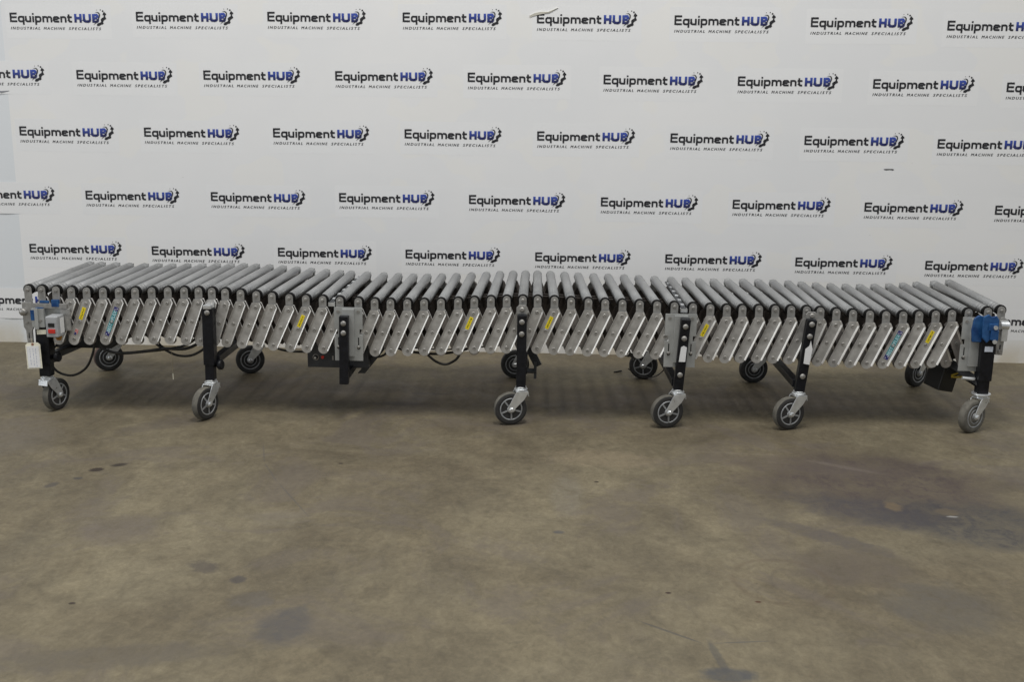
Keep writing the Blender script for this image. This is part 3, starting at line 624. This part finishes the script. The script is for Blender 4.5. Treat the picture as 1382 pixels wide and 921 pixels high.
hg = leg((-0.742, -1.215, 0.148), (-0.738, -1.215, 0.412), 0.034, 0.030, bolts=(0.90, 0.76), name='raised_leg')
l3 = leg((-0.068, -1.200, 0.148), (-0.067, -1.204, 0.428), 0.036, 0.036, bolts=(0.91, 0.745))
l4 = leg((0.528, -1.190, 0.148), (0.544, -1.206, 0.425), 0.036, 0.034, bolts=(0.90, 0.735, 0.22))
l5 = leg((0.988, -1.175, 0.148), (1.012, -1.192, 0.430), 0.036, 0.034, bolts=(0.94, 0.775, 0.22))
l6 = leg((1.680, -1.150, 0.148), (1.674, -1.165, 0.420), 0.040, 0.040, sleeve=0.20)
for (x, y, h_, *_r2) in FAR: leg((x, y, 0.148), (x, y+0.02, 0.40), 0.036, 0.036)
# caster plate of the right end caster
q = MB().use(M['zinc']).lathe([(0.150, 0.034), (0.146, 0.036), (0.143, 0.034)], (1.680, -1.150, 0), (0,0,1), 24); part(q, 'caster_plate')
# small caps, knobs and labels on the legs
q = MB().use(M['zinc']).box((-1.270, -1.230, 0.430), (-1.240, -1.178, 0.445)); part(q, 'leg_bracket', bevel=0.002)
q = MB().use(M['brack']); q.prism([(-0.089, 0.428), (-0.047, 0.428), (-0.047, 0.452), (-0.056, 0.462), (-0.080, 0.462), (-0.089, 0.452)], -1.196, -1.188)
q.use(M['bolt']).lathe([(0, .0095), (-.004, .0095), (-.006, .006)], (-0.068, -1.196, 0.446), (0,1,0), 14); part(q, 'leg_bracket', bevel=0.001)
q = MB().use(M['brack']); q.prism([(0.992, 0.428), (1.034, 0.428), (1.034, 0.446), (1.026, 0.456), (1.000, 0.456), (0.992, 0.446)], -1.186, -1.178)
q.use(M['bolt']).lathe([(0, .0095), (-.004, .0095), (-.006, .006)], (1.014, -1.186, 0.442), (0,1,0), 14); part(q, 'leg_bracket', bevel=0.001)
def patch(pts, y, m, parent, name, label=None, th=0.0012):
    q = MB().use(m).prism(pts, y-th, y+0.0004); o = part(q, name)
    o.parent = parent; o.location = -RO - (parent.location + RO) + RO if False else (0, 0, 0)
    return tag(o, label)
patch([(0.5235, 0.262), (0.5475, 0.262), (0.5515, 0.318), (0.5395, 0.324), (0.5300, 0.318)], -1.2175, M['white'], l4, 'paper_label', 'white printed paper label on the leg')
patch([(0.991, 0.262), (1.013, 0.258), (1.020, 0.318), (1.012, 0.352), (1.008, 0.330), (0.994, 0.318)], -1.2040, M['white'], l5, 'paper_label', 'torn white paper label on the leg')
patch([(1.661, 0.318), (1.691, 0.318), (1.691, 0.338), (1.661, 0.338)], -1.1860, M['pale'], l6, 'paper_label', 'pale blue paper label on the leg')
patch([(-1.921, 0.316), (-1.885, 0.318), (-1.885, 0.336), (-1.921, 0.334)], -1.2160, M['manila'], l1, 'paper_label', 'small cream paper label on the leg')
# --- cross bars between near and far legs, knobs ---
for (xn, yn_, zn, xf, yf, zf) in ((-1.895, -1.17, 0.222, -1.90, -0.50, 0.196), (-1.245, -1.18, 0.225, -1.255, -0.49, 0.222), (-0.738, -1.20, 0.18, -0.745, -0.50, 0.18),
                                  (-0.06, -1.18, 0.205, -0.07, -0.47, 0.205), (0.520, -1.175, 0.170, 0.50, -0.46, 0.175), (0.980, -1.16, 0.172, 0.985, -0.46, 0.162), (1.672, -1.14, 0.185, 1.69, -0.46, 0.165)):
    q = MB().use(M['black']).bar((xn, yn_, zn), (xf, yf, zf), 0.028, 0.028, up=(0, 0, 1)); part(q, 'cross_bar', bevel=0.0015)
for (x, y, z) in ((-1.868, -1.188, 0.222), (-1.232, -1.190, 0.205)):
    q = MB().use(M['black']).lathe([(0, 0.009), (0.012, 0.009), (0.013, 0.017), (0.017, 0.020), (0.026, 0.020), (0.029, 0.015)], (x-0.012, y, z), (1, -0.25, 0.1), 12); part(q, 'height_knob')
q = MB().use(M['dark']).lathe([(0, 0.010), (0.03, 0.010), (0.031, 0.014), (0.036, 0.014)], (-0.05, -1.10, 0.185), (1, 0, 0), 12)
q.bar((-0.016, -1.10, 0.222), (-0.016, -1.10, 0.155), 0.011, 0.014); q.use(M['blackp']).bar((-0.052, -1.06, 0.288), (-0.004, -1.08, 0.200), 0.03, 0.02); part(q, 'clamp_handle', bevel=0.001)
# second knee plate by the brace of the blue clad end
q = MB().use(M['zinc']).cyl((1.604, -1.15, 0.206), (1.650, -1.15, 0.203), 0.0065, 10); part(q, 'clamp_bolt')

# --- mounting plates ---
def mount_plate(cx, y, zt, zb, wd=0.115, tilt=0.0, m='plate'):
    q = MB().use(M[m]); hw = wd/2
    zn = zt-0.085
    pts = [(cx-hw, zb), (cx+hw, zb), (cx+hw, zn-0.02), (cx+hw-0.012, zn-0.02), (cx+hw-0.012, zn), (cx+hw, zn), (cx+hw, zt), (cx-hw, zt), (cx-hw, zn), (cx-hw+0.014, zn), (cx-hw+0.014, zn-0.02), (cx-hw, zn-0.02)]
    q.prism(pts, y, y+0.003)
    q.box((cx-hw*0.42, y-0.010, zb+0.02), (cx+hw*0.42, y-0.0002, zt-0.006))      # raised channel behind the leg
    q.use(M['blackp'])
    for sx in (-0.72, 0.70):
        x = cx+hw*sx; q.box((x-0.0022, y-0.0006, zb+0.060), (x+0.0022, y+0.001, zb+0.092)); q.lathe([(0, .0068), (-.0007, .0068)], (x, y, zb+0.052), (0,1,0), 14)
    q.use(M['bolt'])
    for sx in (-0.72, 0.70):
        q.lathe([(0, .0055), (-.006, .0055), (-.0072, .0035)], (cx+hw*sx, y-0.0006, zb+0.056), (0,1,0), 8, smooth=False)
        q.lathe([(0, .0062), (-.0025, .0062)], (cx+hw*sx, y, zt-0.016), (0,1,0), 10, smooth=False)
    return part(q, 'mounting_plate', bevel=0.0008)
mount_plate(-0.727, -1.189, 0.440, 0.232, 0.108)
mount_plate(0.530, -1.181, 0.438, 0.232, 0.118)
mount_plate(1.640, -1.145, 0.440, 0.232, 0.108)
# the pair of rails that join two sections, seen in the wider gaps between rollers
for xa, ya in ((-0.797, -1.155), (0.542, -1.145)):
    q = MB().use(M['dark']); q.bar((xa, ya, 0.452), (xa, ya+0.62, 0.452), 0.018, 0.004, up=(0,0,1))
    q.use(M['zinc'])
    for k in range(6): q.box((xa-0.006, ya+0.04+k*0.1, 0.4545), (xa+0.007, ya+0.07+k*0.1, 0.4585))
    q.box((xa-0.012, ya-0.004, 0.437), (xa+0.014, ya+0.02, 0.4515)); part(q, 'joining_rail')

# --- blue film covered clamp at the right end, end plates ---
def blob_box(a, b, m, name, parent=None, jit=0.003, seed=1, label=None):
    r = random.Random(seed); q = MB().use(m); n = 5
    x0, y0, z0 = a; x1, y1, z1 = b
    vs = []; idx = {}
    fs = []
    def vid(i, j, k):
        key = (i, j, k)
        if key not in idx:
            idx[key] = len(vs); e = sum(1 for t in (i, j, k) if t in (0, n))
            vs.append((x0+(x1-x0)*i/n+r.uniform(-jit, jit), y0+(y1-y0)*j/n+r.uniform(-jit, jit), z0+(z1-z0)*k/n+r.uniform(-jit, jit)))
        return idx[key]
    for i in range(n):
        for k in range(n):
            for j in (0, n): fs.append((vid(i,j,k), vid(i+1,j,k), vid(i+1,j,k+1), vid(i,j,k+1)))
            for j in (0, n): fs.append((vid(j,i,k), vid(j,i+1,k), vid(j,i+1,k+1), vid(j,i,k+1)))
            for j in (0, n): fs.append((vid(i,k,j), vid(i+1,k,j), vid(i+1,k+1,j), vid(i,k+1,j)))
    q.add(vs, fs, False); o = part(q, name, bevel=0.0); return tag(o, label)
q = MB().use(M['blue'])
q.prism([(1.618, 0.440), (1.612, 0.395), (1.618, 0.350), (1.652, 0.350), (1.655, 0.400), (1.650, 0.450), (1.634, 0.452)], -1.172, -1.160)
q.prism([(1.640, 0.430), (1.642, 0.452), (1.660, 0.462), (1.672, 0.452), (1.690, 0.456), (1.700, 0.440), (1.702, 0.360), (1.688, 0.352), (1.676, 0.368), (1.662, 0.352), (1.644, 0.372)], -1.196, -1.187)
q.box((1.662, -1.204, 0.400), (1.694, -1.1965, 0.428))
q.box((1.670, -1.206, 0.366), (1.699, -1.1965, 0.402))
part(q, 'film_covered_clamp', bevel=0.003)
q = MB().use(M['zinc']).lathe([(0, .008), (-.006, .008)], (1.684, -1.2045, 0.414), (0,1,0), 12)
q.lathe([(0, .008), (-.006, .008)], (1.686, -1.203, 0.360), (0,1,0), 12); part(q, 'clamp_bolts')
q = MB().use(M['brack'])
q.prism([(1.722, 0.425), (1.728, 0.438), (1.738, 0.442), (1.756, 0.430), (1.756, 0.362), (1.748, 0.350), (1.748, 0.296), (1.722, 0.296), (1.720, 0.350), (1.708, 0.345), (1.708, 0.395)], -1.140, -1.130)
q.use(M['zinc']).lathe([(0, 0.0165), (0.030, 0.0165)], (1.724, -1.146, 0.412), (1, 0, 0), 18); q.box((1.731, -1.154, 0.352), (1.753, -1.1405, 0.398))
q.use(M['blackp']).box((1.733, -1.1415, 0.318), (1.738, -1.1395, 0.336)); q.box((1.709, -1.1415, 0.362), (1.715, -1.1395, 0.380))
q.use(M['bolt']).lathe([(0, .007), (-.006, .007)], (1.736, -1.141, 0.310), (0,1,0), 10); part(q, 'end_bracket', bevel=0.0012)
# left end
q = MB().use(M['brack'])
q.prism([(-1.972, 0.440), (-1.934, 0.440), (-1.934, 0.340), (-1.940, 0.330), (-1.940, 0.278), (-1.962, 0.278), (-1.964, 0.330), (-1.972, 0.345)], -1.214, -1.206)
q.use(M['bolt']).lathe([(0, .0105), (-.004, .014), (-.010, .0145), (-.015, .010), (-.016, 0)], (-1.966, -1.214, 0.404), (0,1,0), 18)
q.lathe([(0, .004), (-.004, .004)], (-1.957, -1.214, 0.362), (0,1,0), 10)
q.use(M['blackp']).box((-1.955, -1.2155, 0.300), (-1.951, -1.213, 0.322)); q.use(M['bolt']).lathe([(0, .006), (-.004, .006)], (-1.950, -1.214, 0.290), (0,1,0), 8); part(q, 'end_bracket', bevel=0.0015)
q = MB().use(M['plate']); q.box((-1.934, -1.222, 0.345), (-1.886, -1.165, 0.418)); q.use(M['brack']).box((-1.934, -1.214, 0.418), (-1.800, -1.203, 0.436))
q.use(M['plate']).box((-1.920, -1.228, 0.338), (-1.907, -1.2222, 0.420))
q.use(M['blue']); q.box((-1.937, -1.2235, 0.372), (-1.9215, -1.2221, 0.412)); q.box((-1.918, -1.222, 0.4185), (-1.888, -1.192, 0.4215)); q.box((-1.905, -1.207, 0.437), (-1.870, -1.200, 0.446)); q.box((-1.856, -1.217, 0.425), (-1.828, -1.205, 0.452))
q.use(M['bolt']).lathe([(0, .005), (-.003, .005)], (-1.900, -1.2222, 0.372), (0,1,0), 8); part(q, 'end_clamp', bevel=0.001)
q = MB().use(M['plate']).box((-1.895, -1.201, 0.330), (-1.800, -1.195, 0.4175)); q.use(M['brack']).box((-1.826, -1.212, 0.332), (-1.790, -1.2015, 0.4175)); part(q, 'side_plate', bevel=0.001)

# --- switch box ---
bx0, bx1, by0, by1, bz0, bz1 = -1.858, -1.812, -1.272, -1.213, 0.318, 0.398
q = MB().use(M['boxgrey']).box((bx0, by0, bz0), (bx1, by1, bz1)); sb = part(q, 'switch_box', bevel=0.004)
def child(mb, name, parent, **k):
    return mb.build(name, parent, **k)
q = MB().use(M['blackp']).box((bx0+0.010, by0-0.002, 0.358), (bx0+0.034, by0+0.001, 0.373)); child(q, 'start_button', sb, bevel=0.001)
q = MB().use(M['red']).box((bx0+0.010, by0-0.005, 0.334), (bx0+0.036, by0+0.001, 0.350)); child(q, 'stop_button', sb, bevel=0.0015)
q = MB().use(M['white']).prism([(0, 0)]*0 or [(bx1+0.0004, 0.330), (bx1+0.0014, 0.330), (bx1+0.0014, 0.388), (bx1+0.0004, 0.388)], by0+0.020, by1-0.008); child(q, 'side_sticker', sb)
q = MB().use(M['amber']).lathe([(0, .012), (-.008, .012), (-.012, .009), (-.016, .009)], (-1.826, -1.240, 0.318), (0,0,1), 12); child(q, 'cable_gland', sb)

# --- under tray, motor box, speed control box ---
q = MB().use(M['blackp']).prism([(-1.955, 0.215), (-1.73, 0.215), (-1.665, 0.26), (-1.665, 0.30), (-1.955, 0.30)], -1.00, -0.80); part(q, 'motor_tray', bevel=0.003)
T_ = Matrix.Translation((1.592, -0.98, 0.185)) @ Matrix.Rotation(math.radians(12), 4, 'Y') @ Matrix.Rotation(math.radians(20), 4, 'Z')
q = MB().use(M['blackp']); q.T = T_; q.box((-0.036, -0.045, -0.065), (0.036, 0.045, 0.055)); q.use(M['bolt']).lathe([(0, .003), (-.002, .003)], (0.02, -0.045, 0.0), (0,1,0), 8); part(q, 'motor_box', bevel=0.003)
q = MB().use(M['blackp']); q.bar((1.54, -1.02, 0.275), (1.69, -1.16, 0.175), 0.03, 0.028); q.bar((1.53, -0.98, 0.285), (1.60, -1.0, 0.255), 0.05, 0.06); part(q, 'motor_arm', bevel=0.002)
q = MB().use(M['yellowwire']).tube([(1.60, -1.05, 0.19), (1.625, -1.06, 0.205), (1.645, -1.08, 0.225), (1.66, -1.10, 0.232)], 0.004); q.tube([(1.60, -1.05, 0.185), (1.63, -1.07, 0.19), (1.655, -1.09, 0.21)], 0.004); part(q, 'yellow_wire')
q = MB().use(M['dark']).box((-0.905, -1.115, 0.185), (-0.665, -0.99, 0.285)); cb = part(q, 'speed_control_box', bevel=0.002)
q = MB().use(M['bolt']).lathe([(0, .0125), (-.0012, .0125)], (-0.872, -1.1152, 0.226), (0,1,0), 18); q.use(M['blackp']).lathe([(-.001, .0095), (-.008, .0085)], (-0.872, -1.1152, 0.226), (0,1,0), 14); q.use(M['zinc']).lathe([(-.008, .0045), (-.014, .004)], (-0.872, -1.1152, 0.226), (0,1,0), 10); child(q, 'dial', cb)
q = MB().use(M['red']).lathe([(0, .0065), (-.005, .0055)], (-0.845, -1.1152, 0.226), (0,1,0), 12); child(q, 'pilot_button', cb)
q = MB().use(M['bolt']).box((-0.808, -1.1166, 0.216), (-0.802, -1.1152, 0.232)); child(q, 'rocker_switch', cb)
q = MB().use(M['dark']).prism([(-0.72, 0.15), (-0.69, 0.15), (-0.60, 0.262), (-0.63, 0.262)], -1.06, -1.04); part(q, 'brace')

# --- cables ---
def cable(pts, r=0.0035, name='cable', m='cable'):
    q = MB().use(M[m]).tube(pts, r); return part(q, name)
cable([(-1.8784, -1.13, 0.2678), (-1.9109, -1.13, 0.2314), (-1.9202, -1.13, 0.1893), (-1.894, -1.13, 0.1479), (-1.8359, -1.13, 0.1342), (-1.7802, -1.13, 0.1654), (-1.7494, -1.13, 0.2229), (-1.7366, -1.13, 0.2767), (-1.7311, -1.13, 0.3123)], 0.0048)
cable([(-1.7216, -1.12, 0.2985), (-1.7215, -1.12, 0.2599), (-1.6996, -1.12, 0.2366), (-1.6355, -1.12, 0.226), (-1.5318, -1.12, 0.2372), (-1.4666, -1.12, 0.2475), (-1.3844, -1.12, 0.2493), (-1.3244, -1.12, 0.2772), (-1.2937, -1.12, 0.3074)], 0.006)
cable([(-1.6526, -1.115, 0.2215), (-1.5784, -1.115, 0.2291), (-1.519, -1.115, 0.2363), (-1.4686, -1.115, 0.2433), (-1.3914, -1.115, 0.2599), (-1.3491, -1.115, 0.2845), (-1.3243, -1.115, 0.3116)], 0.005)
cable([(-1.5399, -1.11, 0.3091), (-1.5127, -1.11, 0.274), (-1.4705, -1.11, 0.2422), (-1.4189, -1.11, 0.2194), (-1.3659, -1.11, 0.2205), (-1.3176, -1.11, 0.2454), (-1.2988, -1.11, 0.2696)], 0.005)
cable([(-1.5009, -1.1, 0.2869), (-1.4907, -1.1, 0.2603), (-1.4682, -1.1, 0.2429)], 0.0035)
cable([(-1.1097, -1.05, 0.2872), (-1.0637, -1.05, 0.2521), (-0.9993, -1.05, 0.2324), (-0.9135, -1.05, 0.2312)], 0.0048)
cable([(-0.7071, -1.1, 0.2145), (-0.6457, -1.1, 0.2248), (-0.6048, -1.1, 0.2376), (-0.5958, -1.1, 0.2645), (-0.6099, -1.1, 0.2878)], 0.0045)
cable([(-0.5845, -1.02, 0.2525), (-0.5108, -1.02, 0.2329), (-0.4074, -1.02, 0.226), (-0.3189, -1.02, 0.24), (-0.2601, -1.02, 0.2594)], 0.005)
cable([(-0.4494, -1.04, 0.2328), (-0.4112, -1.04, 0.2005), (-0.3701, -1.04, 0.1893), (-0.3289, -1.04, 0.2113), (-0.3113, -1.04, 0.2448)], 0.0052)
cable([(-0.6101, -0.95, 0.2422), (-0.3849, -0.95, 0.2285), (-0.1458, -0.95, 0.252), (-0.1158, -0.95, 0.2404)], 0.0035)
cable([(0.3642, -0.85, 0.1401), (0.4172, -0.85, 0.1066), (0.4779, -0.85, 0.1111), (0.5217, -0.85, 0.153), (0.5438, -0.85, 0.2004)], 0.0025)
cable([(0.3084, -1.09, 0.2873), (0.3209, -1.09, 0.2581), (0.3498, -1.09, 0.2499), (0.3431, -1.09, 0.2763), (0.3149, -1.09, 0.2639)], 0.0028)
cable([(0.3354, -1.09, 0.2525), (0.3625, -1.09, 0.2943), (0.4333, -1.09, 0.3076)], 0.003)
cable([(1.3867, -0.95, 0.2482), (1.4316, -0.95, 0.2341), (1.4746, -0.95, 0.2411), (1.5294, -0.95, 0.2755)], 0.004)
cable([(1.5982, -1.02, 0.2929), (1.6205, -1.02, 0.2697), (1.6489, -1.02, 0.2703), (1.6635, -1.02, 0.2943)], 0.004)
cable([(0.0479, -0.9, 0.2448), (0.3033, -0.9, 0.241)], 0.003)
cable([(0.6292, -1.0, 0.2737), (0.676, -1.0, 0.2687)], 0.004)
# plug and plastic tie pieces under the frame
q = MB().use(M['blackp']).bar((0.345, -1.10, 0.262), (0.372, -1.10, 0.246), 0.014, 0.014); q.bar((0.372, -1.10, 0.262), (0.366, -1.10, 0.236), 0.008, 0.008); part(q, 'plug')
q = MB().use(M['manila']).box((-1.4385, -1.1255, 0.1255), (-1.4355, -1.124, 0.150)); q.use(M['string']).bar((-1.437, -1.125, 0.245), (-1.437, -1.1248, 0.149), 0.0014, 0.0014); part(q, 'tie_tag')

# ---------------- paper tag hanging from the left end ----------------
t = MB().use(M['manila'])
t.T = Matrix.Translation((-1.934, -1.232, 0.287)) @ Matrix.Rotation(math.radians(-4), 4, 'Y') @ Matrix.Rotation(math.radians(-6), 4, 'X')
t.prism([(-0.029, -0.100), (0.029, -0.100), (0.029, -0.008), (0.020, 0.0), (-0.020, 0.0), (-0.029, -0.008)], 0, 0.0008)
pt = t.build('paper_tag'); tag(pt, 'cream paper tag with a written sheet hanging from the left end bracket', 'tag')
t.v = []; t.f = []; t.mi = []; t.sm = []; t.mats = []
t.use(M['white']).prism([(-0.024, -0.096), (0.023, -0.096), (0.023, -0.014), (-0.024, -0.012)], -0.0016, -0.0003); 
t.use(M['ink'])
r = random.Random(4)
for cx in (-0.012, 0.000, 0.010):
    z = -0.022
    while z > -0.085:
        ln = r.uniform(0.004, 0.012); t.box((cx-0.0008, -0.0019, z-ln), (cx+0.0006, -0.0014, z)); z -= ln+r.uniform(0.002, 0.005)
t.build('written_sheet', pt)
t.v = []; t.f = []; t.mi = []; t.sm = []; t.mats = []
t.use(mat('brown_eyelet', (0.25, 0.10, 0.06), 0.6)).lathe([(0, .005), (-.0012, .005)], (0, -0.0004, -0.006), (0,1,0), 12); t.build('eyelet', pt)
t.v = []; t.f = []; t.mi = []; t.sm = []; t.mats = []
t.use(M['string']).tube([(0, -0.002, -0.006), (-0.004, 0.004, 0.006), (-0.008, 0.012, 0.016)], 0.0009, sub=3); t.build('string', pt)
# small scrap of black plastic on the floor by the wall
q = MB().use(M['blackp']).bar((0.335, -0.365, 0.002), (0.372, -0.35, 0.006), 0.006, 0.005)
tag(q.build('plastic_scrap'), 'small black plastic scrap lying on the floor behind the conveyor', 'scrap')
